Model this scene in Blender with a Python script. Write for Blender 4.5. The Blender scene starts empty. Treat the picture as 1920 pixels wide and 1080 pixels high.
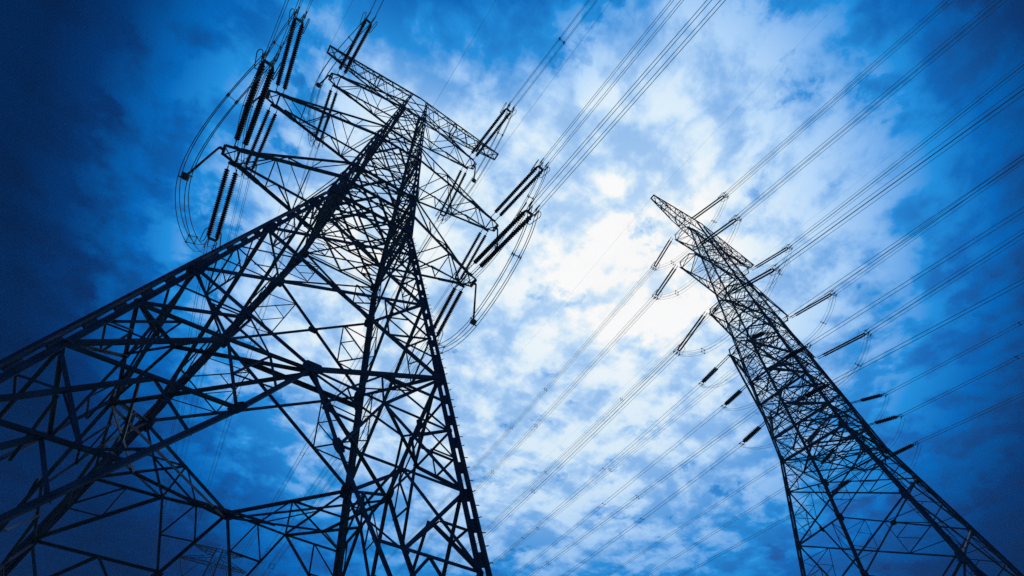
import bpy, math, random
from mathutils import Vector, Matrix
V = Vector
R = math.radians
scn = bpy.context.scene
col = scn.collection

# ------------------------------------------------------------------ camera
cam_data = bpy.data.cameras.new('camera')
cam_data.sensor_width = 36.0
cam_data.lens = 967.241 * 36.0 / 1920.0
cam_data.shift_x = 30.325 / 1920.0
cam_data.shift_y = 79.902 / 1920.0
cam_data.clip_start = 0.05
cam_data.clip_end = 5000.0
cam = bpy.data.objects.new('camera', cam_data)
col.objects.link(cam)
YAW, PITCH, ROLL = 0.56021537, 0.88202345, 0.01850464
f_ = V((math.sin(YAW) * math.cos(PITCH), math.cos(YAW) * math.cos(PITCH), math.sin(PITCH)))
r_ = V((math.cos(YAW), -math.sin(YAW), 0.0))
u_ = r_.cross(f_)
r2 = r_ * math.cos(ROLL) + u_ * math.sin(ROLL)
u2 = u_ * math.cos(ROLL) - r_ * math.sin(ROLL)
M = Matrix((r2, u2, -f_)).transposed().to_4x4()
M.translation = V((-1.0661, -16.6238, 1.6))
cam.matrix_world = M
scn.camera = cam
scn.view_settings.view_transform = 'Standard'
scn.view_settings.look = 'None'
scn.view_settings.exposure = 0.0
scn.view_settings.gamma = 1.0
scn.cycles.use_denoising = False
scn.cycles.max_bounces = 6
scn.cycles.sample_clamp_indirect = 2.0
scn.cycles.sample_clamp_direct = 4.0
scn.cycles.transparent_max_bounces = 8

# ------------------------------------------------------------------ sky and sun
SUN = V((0.4909, 0.2930, 0.8204)).normalized()      # the sun stands behind the bright thin cloud
SUN_EL = math.asin(SUN.z)
SUN_AZ = math.atan2(SUN.x, SUN.y)
world = bpy.data.worlds.new('World')
scn.world = world
world.use_nodes = True
nt = world.node_tree
nt.nodes.clear()


def nd(kind, **kw):
    n = nt.nodes.new(kind)
    for k, v in kw.items():
        setattr(n, k, v)
    return n


def mth(op, a, b=None, c=None, clamp=False):
    n = nd('ShaderNodeMath', operation=op, use_clamp=clamp)
    for i, x in enumerate((a, b, c)):
        if x is None:
            continue
        if isinstance(x, (int, float)):
            n.inputs[i].default_value = x
        else:
            nt.links.new(x, n.inputs[i])
    return n.outputs[0]


def vmath(op, a, b=None):
    n = nd('ShaderNodeVectorMath', operation=op)
    for i, x in enumerate((a, b)):
        if x is None:
            continue
        if isinstance(x, (tuple, Vector)):
            n.inputs[i].default_value = tuple(x)
        else:
            nt.links.new(x, n.inputs[i])
    return n


def maprange(x, a, b, c, d, smooth=True):
    n = nd('ShaderNodeMapRange', interpolation_type='SMOOTHSTEP' if smooth else 'LINEAR', clamp=True)
    nt.links.new(x, n.inputs['Value'])
    for k, v in zip(('From Min', 'From Max', 'To Min', 'To Max'), (a, b, c, d)):
        n.inputs[k].default_value = v
    return n.outputs['Result']


def noise(vec, scale, detail, rough, dist=0.0, lac=2.0):
    n = nd('ShaderNodeTexNoise')
    nt.links.new(vec, n.inputs['Vector'])
    n.inputs['Scale'].default_value = scale
    n.inputs['Detail'].default_value = detail
    n.inputs['Roughness'].default_value = rough
    n.inputs['Distortion'].default_value = dist
    n.inputs['Lacunarity'].default_value = lac
    return n.outputs['Fac']


tc = nd('ShaderNodeTexCoord')
dirv = vmath('NORMALIZE', tc.outputs['Generated']).outputs[0]
sep = nd('ShaderNodeSeparateXYZ')
nt.links.new(dirv, sep.inputs[0])
up = mth('ADD', mth('MAXIMUM', sep.outputs['Z'], 0.02), 0.12)
uu = mth('DIVIDE', sep.outputs['X'], up)
vv = mth('DIVIDE', sep.outputs['Y'], up)
comb = nd('ShaderNodeCombineXYZ')
nt.links.new(uu, comb.inputs[0])
nt.links.new(vv, comb.inputs[1])
sheet = vmath('ADD', comb.outputs[0], (-7.7789, 1.2647, -4.0262)).outputs[0]                              # position on the flat cloud sheet overhead
CEN = V((0.362, 0.417, 0.834)).normalized()       # middle of the bright sky, where the painted vignette is centred
ang = mth('ARCCOSINE', vmath('DOT_PRODUCT', dirv, CEN).outputs['Value'])
sang = mth('ARCCOSINE', vmath('DOT_PRODUCT', dirv, SUN).outputs['Value'])
warp = nd('ShaderNodeTexNoise')
nt.links.new(sheet, warp.inputs['Vector'])
warp.inputs['Scale'].default_value = 3.0
warp.inputs['Detail'].default_value = 4.0
wv = vmath('SCALE', vmath('SUBTRACT', warp.outputs['Color'], (0.5, 0.5, 0.5)).outputs[0])
wv.inputs['Scale'].default_value = 0.10
wsheet = vmath('ADD', sheet, wv.outputs[0]).outputs[0]
big = noise(wsheet, 1.9, 3.0, 0.5)
mid = noise(wsheet, 10.5, 8.0, 0.56)
fine = noise(wsheet, 20.0, 6.0, 0.55)
cl = mth('ADD', mth('ADD', mth('MULTIPLY', mid, 0.62), mth('MULTIPLY', big, 0.20)), mth('MULTIPLY', fine, 0.18))
cloud = maprange(cl, 0.40, 0.59, 0.0, 1.0)           # cloud thickness, 0 = blue gap
holes = maprange(noise(wsheet, 6.5, 10.0, 0.62), 0.585, 0.655, 0.0, 1.0)    # a few torn gaps
cloud = mth('MULTIPLY_ADD', holes, -0.55, cloud)
# sky brightness: lens-like vignette painted around CEN, plus glow round the sun
a2 = mth('MULTIPLY', ang, ang)
veil = mth('MULTIPLY', maprange(ang, 0.34, 0.92, 1.0, 0.0), 0.87)
veil = mth('ADD', veil, mth('MULTIPLY', mth('POWER', 2.718, mth('MULTIPLY', a2, -9.0)), 0.06))
veil = mth('MULTIPLY', veil, maprange(sep.outputs['Z'], 0.945, 1.0, 1.0, 0.55))     # darker top edge of the vignette, painted into the sky overhead
veil = mth('MAXIMUM', veil, 0.055)
glow = mth('POWER', 2.718, mth('MULTIPLY', mth('MULTIPLY', sang, sang), -48.0))
s = mth('MULTIPLY', veil, mth('MULTIPLY_ADD', cloud, 0.28, 0.715))
s = mth('ADD', s, mth('MULTIPLY', glow, mth('MULTIPLY_ADD', cloud, 0.15, 0.19)))
lang = mth('ARCCOSINE', vmath('DOT_PRODUCT', dirv, V((-0.004, 0.66, 0.75)).normalized()).outputs['Value'])
lobe = mth('POWER', 2.718, mth('MULTIPLY', mth('MULTIPLY', lang, lang), -14.0))     # a paler bank of cloud
s = mth('ADD', s, mth('MULTIPLY', lobe, mth('MULTIPLY_ADD', cloud, 0.10, 0.03)))
ramp = nd('ShaderNodeValToRGB')
el = ramp.color_ramp.elements
stops = [(0.0, (0.0, 0.006, 0.032)), (0.15, (0.0, 0.034, 0.165)), (0.32, (0.0, 0.135, 0.50)), (0.46, (0.015, 0.28, 0.75)),
         (0.60, (0.23, 0.49, 0.90)), (0.76, (0.49, 0.72, 1.0)), (0.90, (0.76, 0.90, 1.0)), (1.0, (1.0, 1.0, 1.0))]
el[0].position, el[0].color = stops[0][0], stops[0][1] + (1,)
el[1].position, el[1].color = stops[-1][0], stops[-1][1] + (1,)
for p, c in stops[1:-1]:
    e = el.new(p)
    e.color = c + (1,)
nt.links.new(s, ramp.inputs[0])
bg_cloud = nd('ShaderNodeBackground')
nt.links.new(ramp.outputs[0], bg_cloud.inputs['Color'])
bg_cloud.inputs['Strength'].default_value = 1.0
sky = nd('ShaderNodeTexSky', sky_type='NISHITA')
sky.sun_disc = False
sky.sun_elevation = SUN_EL
sky.sun_rotation = SUN_AZ
bg_sky = nd('ShaderNodeBackground')
nt.links.new(sky.outputs[0], bg_sky.inputs['Color'])
bg_sky.inputs['Strength'].default_value = 0.05
mixs = nd('ShaderNodeMixShader')
# clear sky shows only through the gaps of the cloud sheet
gap = mth('MULTIPLY', mth('SUBTRACT', 1.0, cloud), mth('MULTIPLY', veil, 0.10))
nt.links.new(gap, mixs.inputs[0])
nt.links.new(bg_cloud.outputs[0], mixs.inputs[1])
nt.links.new(bg_sky.outputs[0], mixs.inputs[2])
outw = nd('ShaderNodeOutputWorld')
nt.links.new(mixs.outputs[0], outw.inputs['Surface'])


sun = bpy.data.lights.new('sun', 'SUN')
sun.energy = 0.5
sun.angle = R(12)
sun.color = (1.0, 0.95, 0.88)
sun_ob = bpy.data.objects.new('sun', sun)
col.objects.link(sun_ob)
sun_ob.rotation_euler = SUN.to_track_quat('Z', 'Y').to_euler()

# ------------------------------------------------------------------ materials
def material(name, base, rough, metal, var=0.35, scale=3.0, bump=0.0):
    m = bpy.data.materials.new(name)
    m.use_nodes = True
    t = m.node_tree
    b = t.nodes['Principled BSDF']
    b.inputs['Roughness'].default_value = rough
    b.inputs['Metallic'].default_value = metal
    co = t.nodes.new('ShaderNodeTexCoord')
    nz = t.nodes.new('ShaderNodeTexNoise')
    nz.inputs['Scale'].default_value = scale
    nz.inputs['Detail'].default_value = 6.0
    t.links.new(co.outputs['Object'], nz.inputs['Vector'])
    rp = t.nodes.new('ShaderNodeValToRGB')
    lo = tuple(c * (1 - var) for c in base)
    hi = tuple(min(1, c * (1 + var)) for c in base)
    rp.color_ramp.elements[0].position = 0.3
    rp.color_ramp.elements[1].position = 0.7
    rp.color_ramp.elements[0].color = lo + (1,)
    rp.color_ramp.elements[1].color = hi + (1,)
    t.links.new(nz.outputs['Fac'], rp.inputs[0])
    t.links.new(rp.outputs[0], b.inputs['Base Color'])
    if bump:
        bp = t.nodes.new('ShaderNodeBump')
        bp.inputs['Strength'].default_value = bump
        t.links.new(nz.outputs['Fac'], bp.inputs['Height'])
        t.links.new(bp.outputs[0], b.inputs['Normal'])
    return m


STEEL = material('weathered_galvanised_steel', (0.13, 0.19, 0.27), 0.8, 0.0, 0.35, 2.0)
PLATE = material('gusset_steel', (0.11, 0.16, 0.22), 0.8, 0.0, 0.4, 4.0)
CABLE = material('aluminium_cable', (0.36, 0.46, 0.43), 0.8, 0.0, 0.12, 8.0)
GLASS = material('brown_glazed_insulator', (0.03, 0.026, 0.026), 0.45, 0.0, 0.3, 5.0)
FITTING = material('galvanised_fittings', (0.20, 0.23, 0.24), 0.75, 0.0, 0.3, 10.0)
CONCRETE = material('concrete', (0.32, 0.31, 0.29), 0.9, 0.0, 0.3, 3.0, 0.3)
GRASS = material('grass', (0.045, 0.07, 0.03), 0.95, 0.0, 0.5, 0.6, 0.5)


# ------------------------------------------------------------------ mesh builder
class MB:
    def __init__(self):
        self.v, self.f = [], []

    def prism(self, prof0, prof1):
        n = len(prof0)
        b = len(self.v)
        self.v += [tuple(p) for p in prof0] + [tuple(p) for p in prof1]
        for i in range(n):
            j = (i + 1) % n
            self.f.append((b + i, b + j, b + n + j, b + n + i))
        self.f.append(tuple(b + i for i in reversed(range(n))))
        self.f.append(tuple(b + n + i for i in range(n)))

    def angle(self, p, q, s, n, off=0.0, t=None):
        """an L-section steel angle from p to q, one flange in the plane whose normal is n"""
        p, q, n = V(p), V(q), V(n)
        a = q - p
        if a.length < 1e-4:
            return
        a.normalize()
        n = n - a * n.dot(a)
        if n.length < 1e-3:
            n = a.orthogonal()
        n.normalize()
        b = a.cross(n)
        t = t or max(0.012, s * 0.13)
        h = s / 2
        prof = [(-h, 0), (h, 0), (h, -t), (-h + t, -t), (-h + t, -s), (-h, -s)]
        self.prism([p + b * x + n * (y + off) for x, y in prof], [q + b * x + n * (y + off) for x, y in prof])

    def bar(self, p, q, w, h=None, n=None):
        p, q = V(p), V(q)
        a = (q - p).normalized()
        n = V(n) if n is not None else V((0, 0, 1))
        n = n - a * n.dot(a)
        if n.length < 1e-3:
            n = a.orthogonal()
        n.normalize()
        b = a.cross(n)
        h = h or w
        prof = [(-w / 2, -h / 2), (w / 2, -h / 2), (w / 2, h / 2), (-w / 2, h / 2)]
        self.prism([p + b * x + n * y for x, y in prof], [q + b * x + n * y for x, y in prof])

    def plate(self, c, n, up, w, h, t=0.03, cut=0.3):
        """a gusset plate with cut corners"""
        c, n, up = V(c), V(n).normalized(), V(up)
        up = (up - n * up.dot(n)).normalized()
        b = up.cross(n)
        k = cut
        pr = [(-1, -1 + 2 * k), (-1 + k, -1), (1 - k, -1), (1, -1 + 2 * k), (1, 1 - 2 * k), (1 - k, 1), (-1 + k, 1), (-1, 1 - 2 * k)]
        self.prism([c + b * x * w / 2 + up * y * h / 2 - n * t / 2 for x, y in pr],
                   [c + b * x * w / 2 + up * y * h / 2 + n * t / 2 for x, y in pr])

    def tube(self, pts, r, seg=6, closed=False):
        pts = [V(p) for p in pts]
        n = len(pts)
        b = len(self.v)
        prev = None
        for i, p in enumerate(pts):
            if closed:
                a = pts[(i + 1) % n] - pts[i - 1]
            else:
                a = pts[min(i + 1, n - 1)] - pts[max(i - 1, 0)]
            a.normalize()
            e = (prev - a * prev.dot(a)) if prev is not None else a.orthogonal()
            if e.length < 1e-4:
                e = a.orthogonal()
            e.normalize()
            prev = e
            g = a.cross(e)
            for k in range(seg):
                w = 2 * math.pi * k / seg
                self.v.append(tuple(p + e * (r * math.cos(w)) + g * (r * math.sin(w))))
        for i in range(n if closed else n - 1):
            j = (i + 1) % n
            for k in range(seg):
                l = (k + 1) % seg
                self.f.append((b + i * seg + k, b + i * seg + l, b + j * seg + l, b + j * seg + k))
        if not closed:
            self.f.append(tuple(b + k for k in reversed(range(seg))))
            self.f.append(tuple(b + (n - 1) * seg + k for k in range(seg)))

    def lathe(self, prof, seg=12, o=(0, 0, 0)):
        """profile of (x, r) turned about the local x axis"""
        o = V(o)
        b = len(self.v)
        for x, r in prof:
            for k in range(seg):
                w = 2 * math.pi * k / seg
                self.v.append((o.x + x, o.y + r * math.cos(w), o.z + r * math.sin(w)))
        m = len(prof)
        for i in range(m - 1):
            for k in range(seg):
                l = (k + 1) % seg
                self.f.append((b + i * seg + k, b + i * seg + l, b + (i + 1) * seg + l, b + (i + 1) * seg + k))
        self.f.append(tuple(b + k for k in reversed(range(seg))))
        self.f.append(tuple(b + (m - 1) * seg + k for k in range(seg)))

    def build(self, name, mat, parent=None, smooth=False):
        me = bpy.data.meshes.new(name)
        me.from_pydata(self.v, [], self.f)
        me.materials.append(mat)
        if smooth:
            me.polygons.foreach_set('use_smooth', [True] * len(me.polygons))
        me.update()
        o = bpy.data.objects.new(name, me)
        col.objects.link(o)
        if parent is not None:
            o.parent = parent
        return o


def thing(name, label, cat, loc=(0, 0, 0), group=None):
    o = bpy.data.objects.new(name, None)
    o.empty_display_size = 0.5
    o.location = loc
    col.objects.link(o)
    o['label'] = label
    o['category'] = cat
    if group:
        o['group'] = group
    return o


def tag(o, label, cat, group=None):
    o['label'] = label
    o['category'] = cat
    if group:
        o['group'] = group
    return o


def place(o, mesh_ob, parent):
    c = mesh_ob.copy()
    col.objects.link(c)
    c.parent = parent
    return c


# ------------------------------------------------------------------ ground
gm = MB()
N = 40
rnd = random.Random(4)
for j in range(N + 1):
    for i in range(N + 1):
        x, y = -440 + 880 * i / N, -440 + 880 * j / N
        far = min(1.0, math.hypot(x - 20, y) / 200)
        gm.v.append((x, y, -0.02 - 0.25 * far * rnd.random()))
for j in range(N):
    for i in range(N):
        a = j * (N + 1) + i
        gm.f.append((a, a + 1, a + N + 2, a + N + 1))
g = gm.build('ground', GRASS)
g['kind'] = 'structure'

# ------------------------------------------------------------------ pylons
FACES = {'n': ((0, -1, 0), (1, 0, 0)), 'f': ((0, 1, 0), (1, 0, 0)), 'l': ((-1, 0, 0), (0, 1, 0)), 'r': ((1, 0, 0), (0, 1, 0))}
CORN = ((-1, -1), (1, -1), (1, 1), (-1, 1))


class Pylon:
    def __init__(self, S, label, loc, rot):
        self.S = S
        self.root = thing('electricity_pylon', label, 'pylon', loc, 'steel lattice pylons')
        self.root.rotation_euler = (0, 0, rot)
        self.M = Matrix.Translation(V(loc)) @ Matrix.Rotation(rot, 4, 'Z')
        self.legs()
        for f in FACES:
            self.face(f)
        self.plan()
        for a in S['arms']:
            for side in (-1, 1):
                self.arm(side, *a)
        for side in (-1, 1):
            self.peak_arm(side)
        if S.get('full'):
            self.gussets()

    def w(self, z):
        S = self.S
        if z < S['zb']:
            return S['w0'] + (S['wb'] - S['w0']) * z / S['zb']
        return S['wb'] + (S['wt'] - S['wb']) * (z - S['zb']) / (S['zt'] - S['zb'])

    def P(self, f, h, z, out=0.0):
        n, t = V(FACES[f][0]), V(FACES[f][1])
        return n * (self.w(z) + out) + t * h + V((0, 0, z))

    def corner(self, c, z):
        w = self.w(z)
        return V((c[0] * w, c[1] * w, z))

    # ---- legs: two steel angles back to back with a gap and battens
    def legs(self):
        S = self.S
        for c in CORN:
            m = MB()
            zs = [0.0, S['zb'] * 0.6, S['zb'], (S['zb'] + S['zt']) / 2, S['ze']]
            size = [S['ls'], S['ls'] * 0.95, S['ls'] * 0.8, S['ls'] * 0.6]
            for (z0, z1), s in zip(zip(zs, zs[1:]), size):
                t = s * 0.16
                gap = s * S.get('gap', 0.13)
                L = [(0, 0), (s, 0), (s, t), (t, t), (t, s), (0, s)]
                for sg in (1, -1):
                    off = sg * gap
                    pr = []
                    for z in (z0, z1 - 0.004):
                        o = self.corner(c, z)
                        pr.append([o + V((c[0] * (off + sg * x), c[1] * (off + sg * y), 0)) for x, y in L])
                    m.prism(*pr)
                step = S.get('batten', 0.95)
                k = int((z1 - z0) / step)
                for i in range(k + 1):
                    z = z0 + 0.1 + (z1 - z0 - 0.3) * i / max(1, k)
                    o = self.corner(c, z)
                    o2 = self.corner(c, z + step * 0.42)
                    d = V((c[0], c[1], 0)).normalized()
                    e = V((-c[1], c[0], 0)).normalized()
                    q = [(-gap * 1.5, -t), (gap * 1.5, -t), (gap * 1.5, t), (-gap * 1.5, t)]
                    m.prism([o + d * x + e * y for x, y in q], [o2 + d * x + e * y for x, y in q])
            if S.get('pegs') == c:
                d = V((c[0], c[1], 0)).normalized()
                e = V((-c[1], c[0], 0)).normalized()
                z, k = 2.5, 0
                while z < S['zb']:
                    o = self.corner(c, z) + d * (S['ls'] * 0.85)
                    m.bar(o - d * (S['ls'] * 0.4), o + d * 0.13 + e * (0.05 if k % 2 else -0.05), 0.02)
                    z += 0.42
                    k += 1
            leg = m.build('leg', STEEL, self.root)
            if S.get('full'):
                b = MB()
                b.bar((c[0] * S['w0'], c[1] * S['w0'], -0.3), (c[0] * S['w0'], c[1] * S['w0'], 0.35), 1.0, 1.0, (1, 0, 0))
                b.build('footing', CONCRETE, leg)

    def mem(self, m, f, h0, z0, h1, z1, s, off=0.0):
        m.angle(self.P(f, h0, z0), self.P(f, h1, z1), s, FACES[f][0], off)

    # ---- bracing of one face
    def face(self, f):
        S = self.S
        m = MB()
        th = m
        w = self.w
        flip = f in 'lr'
        lv = S['levels']
        for i, (z0, z1) in enumerate(zip(lv, lv[1:])):
            sc = S['xs'] * max(S.get('xmin', 0.6), min(1.0, w(z0) / w(lv[0]) * 1.25))
            a, b = (1, -1) if flip else (-1, 1)
            self.mem(m, f, a * w(z0), z0, b * w(z1), z1, sc, 0.02)
            self.mem(m, f, -a * w(z0), z0, -b * w(z1), z1, sc * 0.72, -sc * 0.16)
            if z0 in S['rings']:
                self.mem(m, f, -w(z0), z0, w(z0), z0, sc * 0.62, -0.05)
            # secondary members: from the middle of each leg to the quarter points of the diagonals
            if w(z0) > 1.3:
                zm = (z0 + z1) / 2
                r = S['rs']
                cz = z0 + (z1 - z0) * w(z0) / (w(z0) + w(z1))
                for sg in (-1, 1):
                    H = lambda t: sg * w(z0) * (1 - t)
                    lo = (sg * w(z0) * 0.5, z0 + (cz - z0) * 0.5)
                    hi = (sg * w(z1) * 0.5, z1 - (z1 - cz) * 0.5)
                    self.mem(th, f, sg * w(zm), zm, lo[0], lo[1], r, -0.03)
                    self.mem(th, f, sg * w(zm), zm, hi[0], hi[1], r, -0.03)
                    if w(z0) > 2.2:
                        self.mem(th, f, lo[0], lo[1], hi[0], hi[1], r * 0.9, -0.06)
                        mx = (sg * w(zm) + lo[0]) / 2, (zm + lo[1]) / 2
                        my = (sg * w(zm) + hi[0]) / 2, (zm + hi[1]) / 2
                        mz = (lo[0] + hi[0]) / 2, (lo[1] + hi[1]) / 2
                        self.mem(th, f, mx[0], mx[1], mz[0], mz[1], r * 0.7, -0.08)
                        self.mem(th, f, my[0], my[1], mz[0], mz[1], r * 0.7, -0.08)
                        z_q = z0 + (z1 - z0) * 0.25
                        self.mem(th, f, sg * w(z_q), z_q, lo[0], lo[1], r * 0.8, -0.04)
                        z_q = z0 + (z1 - z0) * 0.75
                        self.mem(th, f, sg * w(z_q), z_q, hi[0], hi[1], r * 0.8, -0.04)
        # bottom panel: V from the legs to the apex, then two main braces to the feet
        L2, zk = lv[0], S['zk']
        K = lambda z: w(0) * (zk - z) / zk * 1.0 if z < zk else 0
        kx = lambda z: 0.5 * (zk - z) if zk - z < 2.6 else 1.3 + (w(0) - 1.3) * (zk - 2.6 - z) / (zk - 2.6)
        for sg in (-1, 1):
            self.mem(m, f, sg * w(L2), L2, 0, zk, S['xs'] * 0.85, 0.02)
            self.mem(m, f, 0, zk, sg * 1.3, zk - 2.6, S['xs'] * 0.78, 0.03)
            self.mem(m, f, sg * 1.3, zk - 2.6, sg * w(0), 0.2, S['xs'] * 0.78, 0.03)
            M_ = (sg * w(zk) * 0.5, zk - 0.15)
            self.mem(m, f, 0, zk, M_[0], M_[1], 0.09, -0.04)
            self.mem(m, f, M_[0], M_[1], sg * w(zk - 0.2), zk - 0.2, 0.09, -0.04)
            z1 = zk - 2.5
            self.mem(m, f, M_[0], M_[1], sg * w(z1), z1, 0.115, -0.06)
            self.mem(m, f, M_[0], M_[1], sg * 1.3, zk - 2.55, 0.085, -0.08)
            self.mem(m, f, sg * w(L2), L2, M_[0], M_[1], 0.09, -0.09)
            for tri in ((M_, (sg * 1.3, zk - 2.6), (0, zk)), (M_, (sg * w(zk - 0.2), zk - 0.2), (sg * w(z1), z1)), ((0, zk), M_, (sg * w(L2), L2))):
                p = [((tri[i][0] + tri[(i + 1) % 3][0]) / 2, (tri[i][1] + tri[(i + 1) % 3][1]) / 2) for i in range(3)]
                for i in range(3):
                    self.mem(m, f, p[i][0], p[i][1], p[(i + 1) % 3][0], p[(i + 1) % 3][1], 0.055, -0.10 - 0.012 * i)
            vm = (sg * w(L2) * 0.5, (L2 + zk) / 2)
            self.mem(th, f, vm[0], vm[1], sg * w(zk - 0.2), zk - 0.2, 0.08, -0.05)
            self.mem(th, f, vm[0], vm[1], M_[0], M_[1], 0.07, -0.07)
            self.mem(th, f, sg * w((L2 + zk) / 2), (L2 + zk) / 2, vm[0], vm[1], 0.07, -0.02)
            step = zk * 0.19
            z = z1
            while z > 1.0:
                self.mem(m, f, sg * kx(z), z, sg * w(z), z, 0.085, -0.03)
                q = sg * (kx(z) + w(z)) / 2, z
                zn = max(0.5, z - step)
                self.mem(m, f, q[0], q[1], sg * w(zn), zn, 0.10, -0.06)
                qn = sg * (kx(zn) + (w(zn) - kx(zn)) * 0.28), zn
                self.mem(m, f, sg * w(z), z, qn[0], qn[1], 0.09, -0.09)
                self.mem(th, f, q[0], q[1], sg * kx((z + zn) / 2), (z + zn) / 2, 0.08, -0.11)
                a0, b0 = (z + zn) / 2, (z * 0.25 + zn * 0.75)
                self.mem(th, f, sg * w(a0), a0, (q[0] + sg * w(zn)) / 2, (q[1] + zn) / 2, 0.055, -0.12)
                self.mem(th, f, sg * kx(b0), b0, qn[0], qn[1], 0.05, -0.13)
                self.mem(th, f, (q[0] + sg * w(zn)) / 2, (q[1] + zn) / 2, qn[0], qn[1], 0.05, -0.14)
                z = zn if zn > 0.6 else 0
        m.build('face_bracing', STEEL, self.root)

    # ---- horizontal frames inside the tower
    def plan(self):
        S = self.S
        w = self.w
        up = (0, 0, 1)
        z = S['zk'] - 0.1
        m = MB()
        W = w(z)
        mids = [V((0, -W, z)), V((W, 0, z)), V((0, W, z)), V((-W, 0, z))]
        for i, c in enumerate(CORN):
            C = self.corner(c, z)
            A = V((C.x * 0.5, C.y, z))
            B = V((C.x, C.y * 0.5, z))
            q = (A + B) / 2
            n1, n2 = V((0, C.y, z)), V((C.x, 0, z))
            for p0, p1, s in ((A, B, 0.085), (C, q, 0.085), (q, n1, 0.09), (q, n2, 0.09)):
                m.angle(p0, p1, s, up, -0.02)
        for i in range(4):
            a, b = CORN[i], CORN[(i + 1) % 4]
            qa = V((a[0] * W * 0.75, a[1] * W * 0.75, z))
            qb = V((b[0] * W * 0.75, b[1] * W * 0.75, z))
            md = mids[i]
            m.angle((qa + md) / 2, (qb + md) / 2, 0.115, up, -0.05)
            m.angle(mids[i], mids[(i + 1) % 4], 0.1, up, -0.08)
        m.build('plan_bracing', STEEL, self.root)
        for z in S['rings']:
            m = MB()
            W = w(z)
            C = [self.corner(c, z) for c in CORN]
            s = 0.12 if W > 1.6 else 0.08
            mids = [(C[i] + C[(i + 1) % 4]) / 2 for i in range(4)]
            for i in range(4):
                m.angle(mids[i], mids[(i + 1) % 4], s, up, -0.02)
                m.angle(C[i], C[(i + 1) % 4], s * 1.1, up, -0.12)
            m.angle(C[0], C[2], s * 0.8, up, -0.2)
            m.angle(C[1], C[3], s * 0.8, up, -0.25)
            m.build('plan_bracing', STEEL, self.root)

    # ---- a crossarm: four chords that taper to the tip, laced on every side
    def arm(self, side, z, h, eL, eR, d, cs):
        e = eR if side > 0 else eL
        w = self.w
        m = MB()
        lo, hi = [], []
        xt = side * (e - 0.75)
        for sg in (-1, 1):
            a = V((side * w(z), sg * w(z), z))
            b = V((xt, sg * d, z))
            u = V((side * w(z + h), sg * w(z + h), z + h))
            v = V((xt - side * 0.5, sg * d * 1.04, z + 0.22))
            m.angle(a, b, cs, (0, sg, 0), 0.03)
            m.angle(b - (b - a).normalized() * 1.4, b, cs * 1.25, (0, sg, 0.001), 0.05)
            m.angle(u, v, cs * 0.7, (0, sg, 0), 0.03)
            m.angle(b, V((side * e, sg * d * 0.62, z)), cs * 0.7, (0, sg, 0), 0.02)
            lo.append((a, b))
            hi.append((u, v))
        tip = side * e
        m.angle((tip, -d * 0.62, z), (tip, d * 0.62, z), cs * 0.7, (0, 0, 1))
        m.angle((xt, -d, z), (xt, d, z), cs * 0.6, (0, 0, 1), -0.05)
        m.angle((xt, -d, z), (tip, d * 0.62, z), cs * 0.4, (0, 0, 1), -0.1)
        m.angle((xt, d, z), (tip, -d * 0.62, z), cs * 0.4, (0, 0, 1), -0.12)
        n = max(3, int(round(e - w(z)) / 1.6))
        r = cs * 0.42
        g = lambda ch, t: ch[0].lerp(ch[1], t)
        for i in range(n):
            t0, t1 = i / n, (i + 1) / n
            tm = (t0 + t1) / 2
            m.angle(g(lo[i % 2], t0), g(lo[1 - i % 2], t1), r * 1.1, (0, 0, -1), -0.02)      # bottom lacing
            if i:
                m.angle(g(lo[0], t0), g(lo[1], t0), r * 0.9, (0, 0, -1), -0.06)
            m.angle(g(hi[i % 2], t0), g(hi[1 - i % 2], t1), r * 0.8, (0, 0, 1), -0.03)
            for k, sg in ((0, -1), (1, 1)):
                m.angle(g(lo[k], t0 if i % 2 else t1), g(hi[k], t1 if i % 2 else t0), r, (0, sg, 0), -0.04)
                if i:
                    m.angle(g(lo[k], t0), g(hi[k], t0), r * 0.8, (0, sg, 0), -0.08)
        # attachment plates under the tip
        for sg in (-1, 1):
            m.plate((xt + side * 0.1, sg * d, z - 0.1), (0, sg, 0), (0, 0, 1), 0.5, 0.34, 0.04)
        if z in self.S.get('knee', ()):
            for sg in (-1, 1):
                zl = z - 5.6
                m.angle((xt, sg * d, z - 0.05), (side * w(zl), sg * w(zl), zl), cs * 1.1, (0, sg, 0), 0.04)
                m.angle((xt - side * 1.5, sg * (d + 0.3), z - 1.7), (side * w(z - 2.4), sg * w(z - 2.4), z - 2.4), cs * 0.5, (0, sg, 0), 0.0)
        m.build('crossarm', STEEL, self.root)

    # ---- earthwire crossarm on the very top
    def peak_arm(self, side):
        S = self.S
        zt, ze = S['zt'], S['ze']
        e = S['eeR'] if side > 0 else S['eeL']
        wt = S['wt']
        m = MB()
        cs = S['ps']
        top, bot = [], []
        kn = 0.62
        for sg in (-1, 1):
            a = V((0, sg * wt, ze))
            b = V((side * e, sg * 0.36, ze))
            m.angle(a, b, cs, (0, sg, 0), 0.02)
            p = V((side * wt, sg * wt, zt))
            q = a.lerp(b, kn) + V((0, 0, -(ze - zt) * 0.75))
            m.angle(p, q, cs * 0.85, (0, sg, 0), 0.02)
            m.angle(q, b - V((0, 0, 0.05)), cs * 0.85, (0, sg, 0), 0.02)
            top.append((a, b))
            bot.append((p, q, b))
        m.bar((side * e, -0.38, ze), (side * e, 0.38, ze), cs * 1.1)
        n = 8

        def B(k, t):
            p, q, b = bot[k]
            return p.lerp(q, t / kn) if t <= kn else q.lerp(b - V((0, 0, 0.05)), (t - kn) / (1 - kn))
        T = lambda k, t: top[k][0].lerp(top[k][1], t)
        r = cs * 0.45
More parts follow.
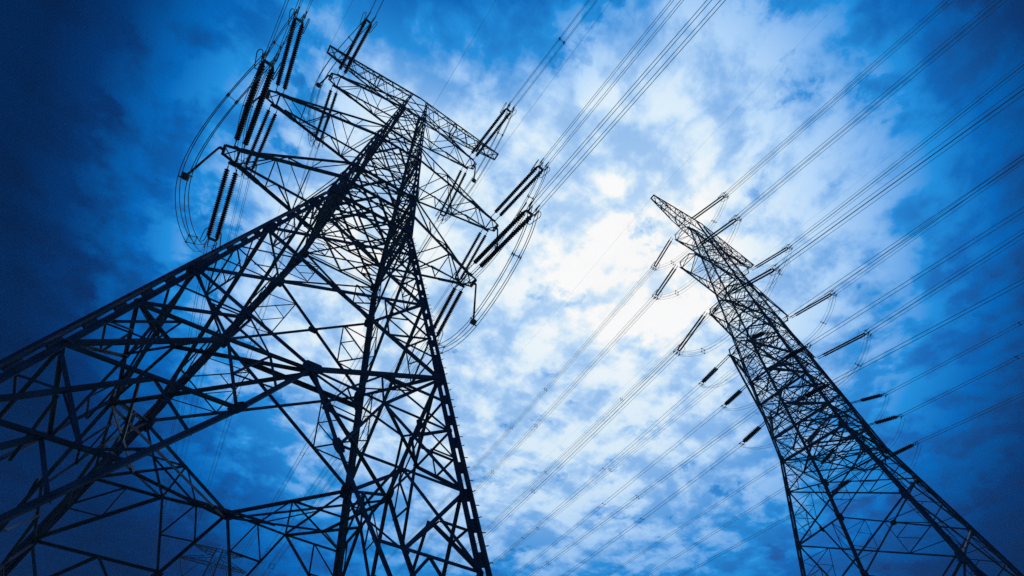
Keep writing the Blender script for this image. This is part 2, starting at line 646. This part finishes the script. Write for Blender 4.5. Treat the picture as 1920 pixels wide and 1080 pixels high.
        for i in range(n):
            t0, t1 = 0.1 + 0.9 * i / n, 0.1 + 0.9 * (i + 1) / n
            m.angle(T(i % 2, t0), T(1 - i % 2, t1), r, (0, 0, 1), -0.02)
            m.angle(T(1 - i % 2, t0), T(i % 2, t1), r, (0, 0, 1), -0.05)
            m.angle(B(i % 2, t0), B(1 - i % 2, t1), r, (0, 0, -1), -0.02)
            for k, sg in ((0, -1), (1, 1)):
                m.angle(B(k, t0 if i % 2 else t1), T(k, t1 if i % 2 else t0), r, (0, sg, 0), -0.03)
            if i in (2, 5):
                for pr in ((T(0, t1), T(1, t1)), (B(0, t1), B(1, t1)), (T(0, t1), B(0, t1)), (T(1, t1), B(1, t1))):
                    m.bar(pr[0], pr[1], cs * 0.8)
        m.build('earth_wire_crossarm', STEEL, self.root)

    def gussets(self):
        S = self.S
        up = (0, 0, 1)
        for f, (n, t) in FACES.items():
            for h, z, a, b in ((0, S['zk'], 0.6, 0.36), (-1.3, S['zk'] - 2.6, 0.27, 0.44), (1.3, S['zk'] - 2.6, 0.27, 0.44)):
                m = MB()
                axis = V(t) * (h * 0.55) + V((0, 0, -1.0)) if h else up
                m.plate(self.P(f, h, z, 0.06), n, axis, a, b, 0.03)
                m.build('gusset_plate', PLATE, self.root)
            for z in S['levels'][:4]:
                for sg in (-1, 1):
                    m = MB()
                    m.plate(self.P(f, sg * (self.w(z) - 0.12), z, 0.08), n, up, 0.42, 0.75, 0.025)
                    m.build('gusset_plate', PLATE, self.root)
            z0, z1 = S['levels'][1], S['levels'][2]
            cz = z0 + (z1 - z0) * self.w(z0) / (self.w(z0) + self.w(z1))
            m = MB()
            m.plate(self.P(f, 0, cz, 0.03), n, up, 0.5, 0.42, 0.025)
            m.build('gusset_plate', PLATE, self.root)


S1 = dict(w0=7.0, wb=2.297, zb=26.3, zt=51.47, wt=0.81, ze=52.66, zk=12.6, eeL=8.68, eeR=9.03, full=True, pegs=(1, -1),
          ls=0.18, xs=0.15, rs=0.06, ps=0.12,
          levels=[14.98, 19.71, 24.3, 27.0, 29.07, 31.5, 34.8, 38.0, 40.4, 43.8, 47.09, 49.3, 51.47],
          rings=[27.0, 29.07, 31.5, 38.0, 40.4, 47.09],
          arms=[(29.07, 2.4, 8.12, 7.64, 0.5, 0.16), (38.0, 2.4, 8.95, 9.23, 0.5, 0.15), (47.09, 2.2, 7.03, 6.77, 0.5, 0.14)])
S2 = dict(xmin=0.5, gap=0.03, knee=(40.41,), w0=8.22, wb=3.08, zb=30.46, zt=68.86, wt=0.9, ze=72.55, zk=13.5, eeL=9.21, eeR=12.5, full=True,
          ls=0.19, xs=0.135, rs=0.05, ps=0.13, batten=2.2,
          levels=[17.4, 22.62, 27.34, 30.46, 33.02, 37.27, 40.41, 43.9, 47.3, 50.0, 53.0, 55.67, 58.2, 61.6, 64.86, 67.2, 68.86],
          rings=[30.46, 33.02, 37.27, 40.41, 47.3, 50.0, 55.67, 58.2, 64.86, 67.2],
          arms=[(33.02, 2.6, 6.12, 9.33, 1.2, 0.18), (37.27, 2.6, 6.55, 9.85, 1.2, 0.18), (40.41, 2.8, 7.86, 9.85, 1.2, 0.18),
                (47.3, 2.7, 7.56, 8.64, 1.2, 0.16), (55.67, 2.5, 9.07, 9.32, 1.2, 0.16), (64.86, 2.3, 6.65, 6.63, 1.2, 0.15)])
S3 = dict(w0=8.5, wb=2.7, zb=38.0, zt=72.2, wt=0.9, ze=73.6, zk=17.0, eeL=6.6, eeR=6.6,
          ls=0.26, xs=0.24, rs=0.1, ps=0.2, batten=4.0,
          levels=[21.0, 27.0, 32.5, 38.0, 42.0, 46.5, 51.5, 54.0, 57.5, 60.5, 63.0, 66.5, 69.5, 72.2],
          rings=[38.0, 51.5, 60.5, 69.5],
          arms=[(51.5, 2.5, 9.0, 9.0, 0.6, 0.22), (60.5, 2.5, 10.5, 10.5, 0.6, 0.22), (69.5, 2.3, 9.0, 9.0, 0.6, 0.22)])
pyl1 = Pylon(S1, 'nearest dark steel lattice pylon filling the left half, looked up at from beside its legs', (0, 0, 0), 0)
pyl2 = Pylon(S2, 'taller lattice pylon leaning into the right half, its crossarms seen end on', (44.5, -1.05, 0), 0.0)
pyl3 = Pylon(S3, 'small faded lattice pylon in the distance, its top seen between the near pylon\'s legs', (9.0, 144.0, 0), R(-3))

# ------------------------------------------------------------------ insulators and cables
# tower, crossarm (1 = top), side (-1 left / towards camera), span (-1 over the camera, 1 away), hook, string end, heading, slope, sag
WIRES = [
    (1, 1, 1, -1, [6.12, -0.5, 47.09], [6.44, -6.27, 45.89], 4.5, -0.06, 0),
    (1, 2, 1, -1, [8.58, -0.5, 38.01], [8.92, -6.48, 36.68], 2.5, -0.049, 0.0004),
    (1, 3, 1, -1, [6.99, -0.5, 29.07], [7.34, -6.75, 27.69], 3.25, -0.053, 0),
    (1, 1, -1, -1, [-6.38, -0.5, 47.09], [-5.84, -5.77, 46.17], 3.0, -0.02, 0.0003),
    (1, 2, -1, -1, [-8.3, -0.5, 38.01], [-8.45, -5.81, 37.13], 3.0, -0.02, 0.0003),
    (1, 3, -1, -1, [-7.47, -0.5, 29.07], [-7.18, -6.1, 28.17], 3.0, -0.02, 0.0003),
    (1, 1, 1, 1, [6.12, 0.5, 47.09], [6.54, 5.67, 46.19], 1.5, -0.046, 0),
    (1, 2, 1, 1, [8.58, 0.5, 38.01], [8.75, 5.3, 36.71], 0.75, -0.036, 0.0006),
    (1, 3, 1, 1, [6.99, 0.5, 29.07], [7.34, 4.9, 28.18], 0.75, -0.039, 0),
    (1, 1, -1, 1, [-6.38, 0.5, 47.09], [-5.97, 5.66, 46.8], 4.5, -0.027, 0.0006),
    (1, 2, -1, 1, [-8.3, 0.5, 38.01], [-8.36, 5.58, 37.11], 4.5, 0.019, 0.0006),
    (1, 3, -1, 1, [-7.47, 0.5, 29.07], [-7.08, 5.56, 28.16], 5.75, -0.023, 0.0006),
    (2, 1, -1, -1, [37.85, -2.25, 64.86], [38.07, -8.29, 63.23], 3.25, -0.055, 0),
    (2, 2, -1, -1, [35.43, -2.25, 55.67], [35.65, -8.38, 54.29], 3.25, -0.057, 0),
    (2, 3, -1, -1, [36.94, -2.25, 47.3], [37.14, -8.11, 45.63], 3.5, -0.057, 0),
    (2, 1, 1, -1, [51.13, -2.25, 64.86], [51.33, -7.86, 63.51], 2.5, -0.05, 0.0006),
    (2, 2, 1, -1, [53.82, -2.25, 55.67], [54.02, -7.83, 54.75], 1.0, -0.036, 0),
    (2, 3, 1, -1, [53.14, -2.25, 47.3], [53.34, -7.98, 46.43], 1.25, -0.032, 0),
    (2, 4, -1, -1, [37.29, -2.25, 40.41], [37.36, -4.23, 39.9], 2.5, -0.05, 0),
    (2, 5, -1, -1, [38.6, -2.25, 37.27], [38.74, -6.29, 36.86], 2.5, -0.047, 0),
    (2, 6, -1, -1, [39.03, -2.25, 33.02], [39.16, -5.92, 32.63], 3.75, -0.07, 0),
    (2, 4, 1, -1, [53.7, -2.25, 40.41], [53.82, -5.65, 39.22], 2.5, -0.049, 0.0002),
    (2, 5, 1, -1, [53.7, -2.25, 37.27], [53.82, -5.56, 36.38], 2.5, -0.047, 0.0006),
    (2, 6, 1, -1, [53.18, -2.25, 33.02], [53.29, -5.31, 32.94], 2.5, -0.05, 0.0006),
    (2, 1, -1, 1, [37.85, 0.15, 64.86], [37.93, 4.45, 62.87], 2.5, -0.052, 0.0004),
    (2, 2, -1, 1, [35.43, 0.15, 55.67], [35.51, 4.43, 54.12], 2.25, -0.051, 0.0002),
    (2, 3, -1, 1, [36.94, 0.15, 47.3], [37.03, 5.27, 45.49], 2.5, -0.053, 0.0004),
    (2, 4, -1, 1, [37.29, 0.15, 40.41], [37.36, 4.44, 39.77], 2.0, -0.046, 0.0004),
    (2, 5, -1, 1, [38.6, 0.15, 37.27], [38.66, 3.82, 36.84], 2.0, -0.041, 0.0002),
    (2, 6, -1, 1, [39.03, 0.15, 33.02], [39.1, 3.88, 32.43], 2.5, -0.047, 0.0006),
    (2, 1, 1, 1, [51.13, 0.15, 64.86], [51.23, 5.79, 63.38], 1.75, -0.041, 0),
    (2, 2, 1, 1, [53.82, 0.15, 55.67], [53.92, 5.57, 54.54], 0.5, -0.027, 0),
    (2, 3, 1, 1, [53.14, 0.15, 47.3], [53.21, 4.55, 46.35], 0.75, -0.025, 0),
    (2, 4, 1, 1, [53.7, 0.15, 40.41], [53.77, 4.3, 38.79], 1.0, -0.024, 0),
    (2, 5, 1, 1, [53.7, 0.15, 37.27], [53.77, 4.08, 35.99], 1.5, -0.03, 0),
    (2, 6, 1, 1, [53.18, 0.15, 33.02], [53.26, 4.35, 32.46], 0.5, -0.006, 0),
]
T1_LEVEL = {1: 'top', 2: 'middle', 3: 'bottom'}
T2_LEVEL = {1: 'top', 2: 'second', 3: 'third', 4: 'fourth', 5: 'fifth', 6: 'lowest'}


def disc_mesh(name, length, rad, pitch, seg, core=0.07):
    m = MB()
    n = int(length / pitch)
    prof = [(0, core)]
    for i in range(n):
        x = i * pitch + 0.02
        prof += [(x, core), (x + pitch * 0.30, rad * 0.96), (x + pitch * 0.42, rad), (x + pitch * 0.52, rad * 0.9), (x + pitch * 0.62, core * 1.4)]
    prof.append((length, core))
    m.lathe(prof, seg)
    return m


protos = {}


def proto(key, make, name, mat, smooth=False):
    """first use builds the mesh; later uses share it"""
    if key not in protos:
        o = make().build(name, mat, None, smooth)
        protos[key] = o.data
        return o
    o = bpy.data.objects.new(name, protos[key])
    col.objects.link(o)
    return o


KIND = {  # disc length, radius, pitch, spacing of the pair, end hardware, bundle spacing, ring size
    'disc': dict(L=5.1, r=0.15, p=0.16, sep=0.46, end=0.35, b=0.45, ring=0.62, seg=10),
    'rod': dict(L=4.7, r=0.115, p=0.14, sep=0.36, end=0.35, b=0.45, ring=0.6, seg=8),
    'short': dict(L=1.95, r=0.165, p=0.15, sep=0.25, end=0.55, b=0.40, ring=0.0, seg=8)}


def frame(d, sidehint):
    d = d.normalized()
    y = V((0, 0, 1)).cross(d)
    if y.length < 1e-3:
        y = V((0, 1, 0))
    y.normalize()
    z = d.cross(y)
    return Matrix((d, y, z)).transposed()


def insulator_string(A, E, kind, label, group):
    k = KIND[kind]
    A, E = V(A), V(E)
    d = E - A
    Lt = d.length
    root = thing('insulator_string', label, 'insulator', A, group)
    root.rotation_euler = frame(d, 0).to_euler()
    L = min(k['L'], Lt - k['end'] - 0.45)
    sx = L / k['L']
    link = Lt - L - k['end']
    for sg in (-1, 1):
        y = sg * k['sep'] / 2
        o = proto(('ins', kind), lambda: disc_mesh('insulator', k['L'], k['r'], k['p'], k['seg']), 'insulator', GLASS, True)
        o.parent = root
        o.location = (link, y, 0)
        o.scale = (sx, 1, 1)
        m = MB()
        n = max(1, int(link / 0.22))
        m.bar((0, y * 0.9, 0), (link, y, 0), 0.025 if kind == 'disc' else 0.05)
        for i in range(n):
            x = link * (i + 0.5) / n
            m.bar((x - 0.07, y, 0), (x + 0.07, y, 0), 0.06 if i % 2 else 0.045, 0.03 if i % 2 else 0.075)
        m.build('link_rod', FITTING, root)
    m = MB()
    m.prism([V((link + L + a, b, -0.02)) for a, b in ((0, -k['sep'] * 0.65), (0.16, -k['b'] * 0.5), (0.16, k['b'] * 0.5), (0, k['sep'] * 0.65))],
            [V((link + L + a, b, 0.02)) for a, b in ((0, -k['sep'] * 0.65), (0.16, -k['b'] * 0.5), (0.16, k['b'] * 0.5), (0, k['sep'] * 0.65))])
    m.build('yoke_plate', FITTING, root)
    m = MB()
    h = k['b'] / 2
    m.bar((link + L + 0.12, -h, 0), (link + L + 0.12, h, 0), 0.04)
    subs = [(a * h, b * h) for a in (-1, 1) for b in (-1, 1)] if kind != 'short' else [(-h, 0), (h, 0)]
    for y, z in subs:
        x0, x1 = link + L + 0.1, Lt + (0.35 if kind != 'short' else 0.0)
        m.bar((x0, y * 0.9, 0), (x0 + 0.2, y, z), 0.035)
        m.bar((x0 + 0.2, y, z), (x1, y, z), 0.055)
        m.bar((x1 - 0.12, y, z), (x1 - 0.34, y, z - 0.24), 0.045)
    m.build('dead_end_clamps', FITTING, root)
    if k['ring']:
        for sg in (-1, 1):
            def mk():
                q = MB()
                pts = []
                for i in range(20):
                    a = 2 * math.pi * i / 20
                    x = 0.20 * math.cos(a) + (0.3 if math.cos(a) > 0 else -0.3)
                    pts.append((x, 0, 0.2 * math.sin(a)))
                q.tube(pts, 0.022, 6, True)
                return q
            o = proto('ring', mk, 'grading_ring', FITTING, True)
            o.parent = root
            o.location = (link + L - 0.02, sg * k['ring'] * 0.72, 0.0)
            o.rotation_euler = (R(20 * sg), 0, R(8 * sg))
    elif True:
        q = MB()
        pts = [(link + L + 0.25 + 0.28 * math.cos(2 * math.pi * i / 16), 0.2 * math.sin(2 * math.pi * i / 16), 0) for i in range(16)]
        q.tube(pts, 0.018, 5, True)
        q.build('grading_ring', FITTING, root)
    return root


def bundle_offsets(d, b, n):
    fr = frame(d, 0)
    y, z = fr.col[1], fr.col[2]
    h = b / 2
    if n == 4:
        return [y * (a * h) + z * (c * h) for a in (-1, 1) for c in (-1, 1)]
    if n == 2:
        return [y * -h, y * h]
    return [V((0, 0, 0))]


def spacer(parent, P, d, b, n, fat=0.026):
    off = bundle_offsets(d, b, n)
    m = MB()
    if n == 4:
        o = [off[0], off[1], off[3], off[2]]
        for i in range(4):
            m.bar(P + o[i] * 1.0, P + o[(i + 1) % 4], fat, fat, d)
        for q in o:
            m.bar(P + q - d * 0.09, P + q + d * 0.09, fat * 2.4)
    else:
        m.bar(P + off[0], P + off[1], fat, fat, d)
        for q in off:
            m.bar(P + q - d * 0.09, P + q + d * 0.09, fat * 2.4)
    m.build('spacer', FITTING, parent)


def cable_bundle(name, cat, pts, n, b, r, label, group, spacers=()):
    P = [V(p) for p in pts]
    root = thing(name, label, cat, P[0], group)
    org = P[0]
    D = []
    for i in range(len(P)):
        a = P[min(i + 1, len(P) - 1)] - P[max(i - 1, 0)]
        D.append(a.normalized())
    offs = [bundle_offsets(d, b, n) for d in D]
    for k in range(n):
        m = MB()
        m.tube([P[i] + offs[i][k] - org for i in range(len(P))], r, 6)
        m.build('cable', CABLE, root, True)
    for t in spacers:
        i = min(len(P) - 2, int(t * (len(P) - 1)))
        fr = t * (len(P) - 1) - i
        spacer(root, P[i].lerp(P[i + 1], fr) - org, D[i], b, n)
    return root


ends = {}
SPC = {(1, 1, 1, -1): [6.2], (2, 1, -1, 1): [27, 38], (2, 2, -1, 1): [27, 40], (2, 3, -1, 1): [30, 47], (2, 1, 1, 1): [21, 44],
       (2, 2, 1, 1): [29, 50], (2, 3, 1, 1): [25, 48], (2, 2, 1, -1): [34], (2, 4, 1, -1): [12], (2, 5, 1, -1): [10], (1, 1, -1, 1): [36, 70],
       (1, 2, -1, 1): [22, 60], (1, 3, -1, 1): [31, 58], (1, 1, 1, 1): [40], (1, 2, 1, 1): [52], (1, 3, 1, 1): [35, 66], (2, 4, -1, 1): [16, 34],
       (2, 5, -1, 1): [19], (2, 6, -1, 1): [14, 30]}
for tw, k, side, dr, A, E, ph, sl, sag in WIRES:
    A, E = V(A), V(E)
    if tw == 1:
        kind, who = 'disc', 'near pylon\'s %s %s crossarm' % (T1_LEVEL[k], 'right' if side > 0 else 'left')
    else:
        kind = 'rod' if k <= 3 else 'short'
        who = 'right-hand pylon\'s %s %s crossarm' % (T2_LEVEL[k], 'right' if side > 0 else 'left')
    way = 'pulling up-right' if dr < 0 else 'pulling down-left'
    what = {'disc': 'black twin ribbed insulator', 'rod': 'slim twin-rod insulator', 'short': 'short thick black insulator'}[kind]
    insulator_string(A, E, kind, '%s %s from the %s' % (what, way, who), 'insulator strings of the %s pylon' % ('near' if tw == 1 else 'right-hand'))
    ends[(tw, k, side, dr)] = E
    p = R(ph)
    hd = V((math.sin(p), dr * math.cos(p), 0))
    length = 95.0 if dr < 0 else (142.0 if tw == 1 else 210.0)
    d0 = (E - A).normalized()
    pts = []
    nseg = 26
    for i in range(nseg + 1):
        t = length * (i / nseg) ** 1.3
        kk = sag if t < 60 else sag
        pts.append(E + hd * t + V((0, 0, sl * t + kk * t * t)))
    n, b, r = (4, 0.45, 0.014 if tw == 1 else (0.022 if dr < 0 else 0.018)) if kind != 'short' else (2, 0.4, 0.022 if dr < 0 else 0.018)
    sp = []
    for t in SPC.get((tw, k, side, dr), [30.0 + 4 * k]):
        sp.append((t / length) ** (1 / 1.3))
    cable_bundle('power_line', 'power line', pts, n, b, r,
                 '%s pale cables %s from the %s' % ('four' if n == 4 else 'two', 'running up-right' if dr < 0 else 'running down-left', who),
                 'conductor bundles of the %s line' % ('near' if tw == 1 else 'right-hand'), sp)


def hermite(p0, m0, p1, m1, n):
    out = []
    for i in range(n + 1):
        t = i / n
        a, b = 2 * t ** 3 - 3 * t ** 2 + 1, t ** 3 - 2 * t ** 2 + t
        c, d = -2 * t ** 3 + 3 * t ** 2, t ** 3 - t ** 2
        out.append(p0 * a + m0 * b + p1 * c + m1 * d)
    return out


PL = 3.88
for (side, k, z, e) in ((1, 1, 47.09, 6.85), (1, 2, 38.0, 9.35), (1, 3, 29.07, 7.8), (-1, 1, 47.09, 7.15), (-1, 2, 38.0, 9.1), (-1, 3, 29.07, 8.35)):
    who = 'near pylon\'s %s %s crossarm' % (T1_LEVEL[k], 'right' if side > 0 else 'left')
    top = V((side * e, 0.0, z - 0.05))
    pl = PL if k == 3 else 3.0
    bot = top - V((0, 0, pl))
    ps = thing('jumper_post', 'thin hanging post with a round clamp below the %s' % who, 'insulator', top, 'jumper posts of the near pylon')
    m = MB()
    m.bar((-side * 0.25, -0.3, 0.03), (-side * 0.25, 0.3, 0.03), 0.1)
    m.bar((-side * 0.3, 0, 0.03), (0, 0, 0.03), 0.12)
    m.build('bracket', STEEL, ps)
    m = MB()
    m.tube([(0, 0, 0), (0, 0, -pl + 0.25)], 0.062, 8)
    m.build('rod', GLASS, ps, True)
    m = MB()
    prof = [(-0.2, 0.02), (-0.16, 0.12), (-0.08, 0.18), (0.08, 0.18), (0.16, 0.12), (0.2, 0.02)]
    m.lathe(prof, 10)
    m.bar((-0.24, 0, -0.22), (0.24, 0, -0.22), 0.05)
    m.bar((-0.24, 0, 0.22), (0.24, 0, 0.22), 0.05)
    o = m.build('clamp', FITTING, ps)
    o.location = (0, 0, -pl + 0.05)
    a, b = ends[(1, k, side, -1)], ends[(1, k, side, 1)]
    la, lb = (bot - a).length, (bot - b).length
    B = bot + V((0, 0, -0.02))
    pts = hermite(a + V((0, -0.1, -0.3)), V((0, 0.25, -1.0)) * la, B, V((0, 1, 0)) * la * 1.05, 14)
    pts += hermite(B, V((0, 1, 0)) * lb * 1.05, b + V((0, 0.1, -0.3)), V((0, 0.25, 1.0)) * lb, 14)[1:]
    cable_bundle('jumper_cable', 'jumper', pts, 4, 0.42, 0.02, 'slack loop of four jumper cables under the %s' % who, 'jumper loops of the near pylon', (0.2, 0.8))
for k in range(1, 7):
    for side in (-1, 1):
        a, b = ends[(2, k, side, -1)], ends[(2, k, side, 1)]
        sag = 3.2 if k <= 3 else 2.0
        n = 24
        pts = []
        for i in range(n + 1):
            t = i / n
            p = a.lerp(b, t)
            u = 2 * t - 1
            p.z -= sag * (1 - abs(u) ** 2.6) + 0.2
            p.x += side * 0.25 * (1 - u * u)
            pts.append(p)
        who = 'right-hand pylon\'s %s %s crossarm' % (T2_LEVEL[k], 'right' if side > 0 else 'left')
        cable_bundle('jumper_cable', 'jumper', pts, 4 if k <= 3 else 2, 0.42, 0.013, 'drooping jumper loop under the %s' % who,
                     'jumper loops of the right-hand pylon', (0.22, 0.78) if k <= 3 else ())

EARTH = [((8.95, -0.4, 52.6), -1, 3.0, -0.02, 0.0, 95, 'thin single earth wire rising up-right from the near pylon\'s right top tip'),
         ((-8.68, -0.4, 52.6), -1, 5.0, -0.06, 0.0, 95, 'thin single earth wire rising from the near pylon\'s left top tip'),
         ((-8.68, 0.4, 52.6), 1, 4.0, 0.012, 0.0003, 142, 'thin single earth wire dropping down-left from the near pylon\'s left top tip'),
         ((9.0, 0.4, 52.6), 1, 0.5, -0.02, 0.0003, 142, 'thin single earth wire dropping down-left from the near pylon\'s right top tip'),
         ((1.4, -0.8, 52.6), -1, 3.0, 0.31, 0.0, 60, 'thin single wire rising steeply from the middle of the near pylon\'s top'),
         ((35.29, -1.45, 72.5), -1, 1.5, -0.02, 0.0, 95, 'faint single earth wire rising up-right from the right-hand pylon\'s left top tip'),
         ((35.29, -0.65, 72.5), 1, 1.5, -0.03, 0.0003, 210, 'faint single earth wire dropping down-left from the right-hand pylon\'s left top tip'),
         ((57.0, -1.45, 72.5), -1, 2.0, -0.03, 0.0, 95, 'faint single earth wire rising up-right from the right-hand pylon\'s right top tip'),
         ((57.0, -0.65, 72.5), 1, 1.5, -0.03, 0.0003, 210, 'faint single earth wire dropping down-left behind the right-hand pylon from its right top tip')]
for A, dr, ph, sl, sag, ln, lab in EARTH:
    p = R(ph)
    hd = V((math.sin(p), dr * math.cos(p), 0))
    pts = [V(A) + hd * (ln * (i / 20) ** 1.3) + V((0, 0, sl * ln * (i / 20) ** 1.3 + sag * (ln * (i / 20) ** 1.3) ** 2)) for i in range(21)]
    m = MB()
    m.tube([q - V(A) for q in pts], 0.011 if A[0] < 20 else 0.007, 5)
    o = m.build('earth_wire', CABLE, None, True)
    o.location = A
    tag(o, lab, 'earth wire', 'earth wires')

# V-shaped suspension insulators of the distant pylon
for side in (-1, 1):
    root = thing('suspension_insulator', 'faint V-shaped insulator under the distant pylon\'s %s arm' % ('left' if side < 0 else 'right'), 'insulator',
                 pyl3.M @ V((side * 6.0, 0, 69.4)), 'insulators of the distant pylon')
    for dx in (-2.6, 2.6):
        m = MB()
        m.tube([(dx, 0, 0), (0, 0, -4.6)], 0.1, 6)
        m.build('insulator', GLASS, root, True)

# ------------------------------------------------------------------ air between the towers
hb = MB()
x0, x1, y0, y1, z0, z1 = -460, 480, -460, 460, -1.6, 76.0
hb.prism([(x0, y0, z0), (x1, y0, z0), (x1, y1, z0), (x0, y1, z0)], [(x0, y0, z1), (x1, y0, z1), (x1, y1, z1), (x0, y1, z1)])
hm = bpy.data.materials.new('air')
hm.use_nodes = True
hm.node_tree.nodes.clear()
ho = hm.node_tree.nodes.new('ShaderNodeOutputMaterial')
hv = hm.node_tree.nodes.new('ShaderNodeVolumePrincipled')
hv.inputs['Color'].default_value = (0.35, 0.65, 1.0, 1)
hv.inputs['Density'].default_value = 0.0006
hv.inputs['Anisotropy'].default_value = 0.2
hm.node_tree.links.new(hv.outputs[0], ho.inputs['Volume'])
hz = hb.build('haze', hm)
hz['kind'] = 'stuff'
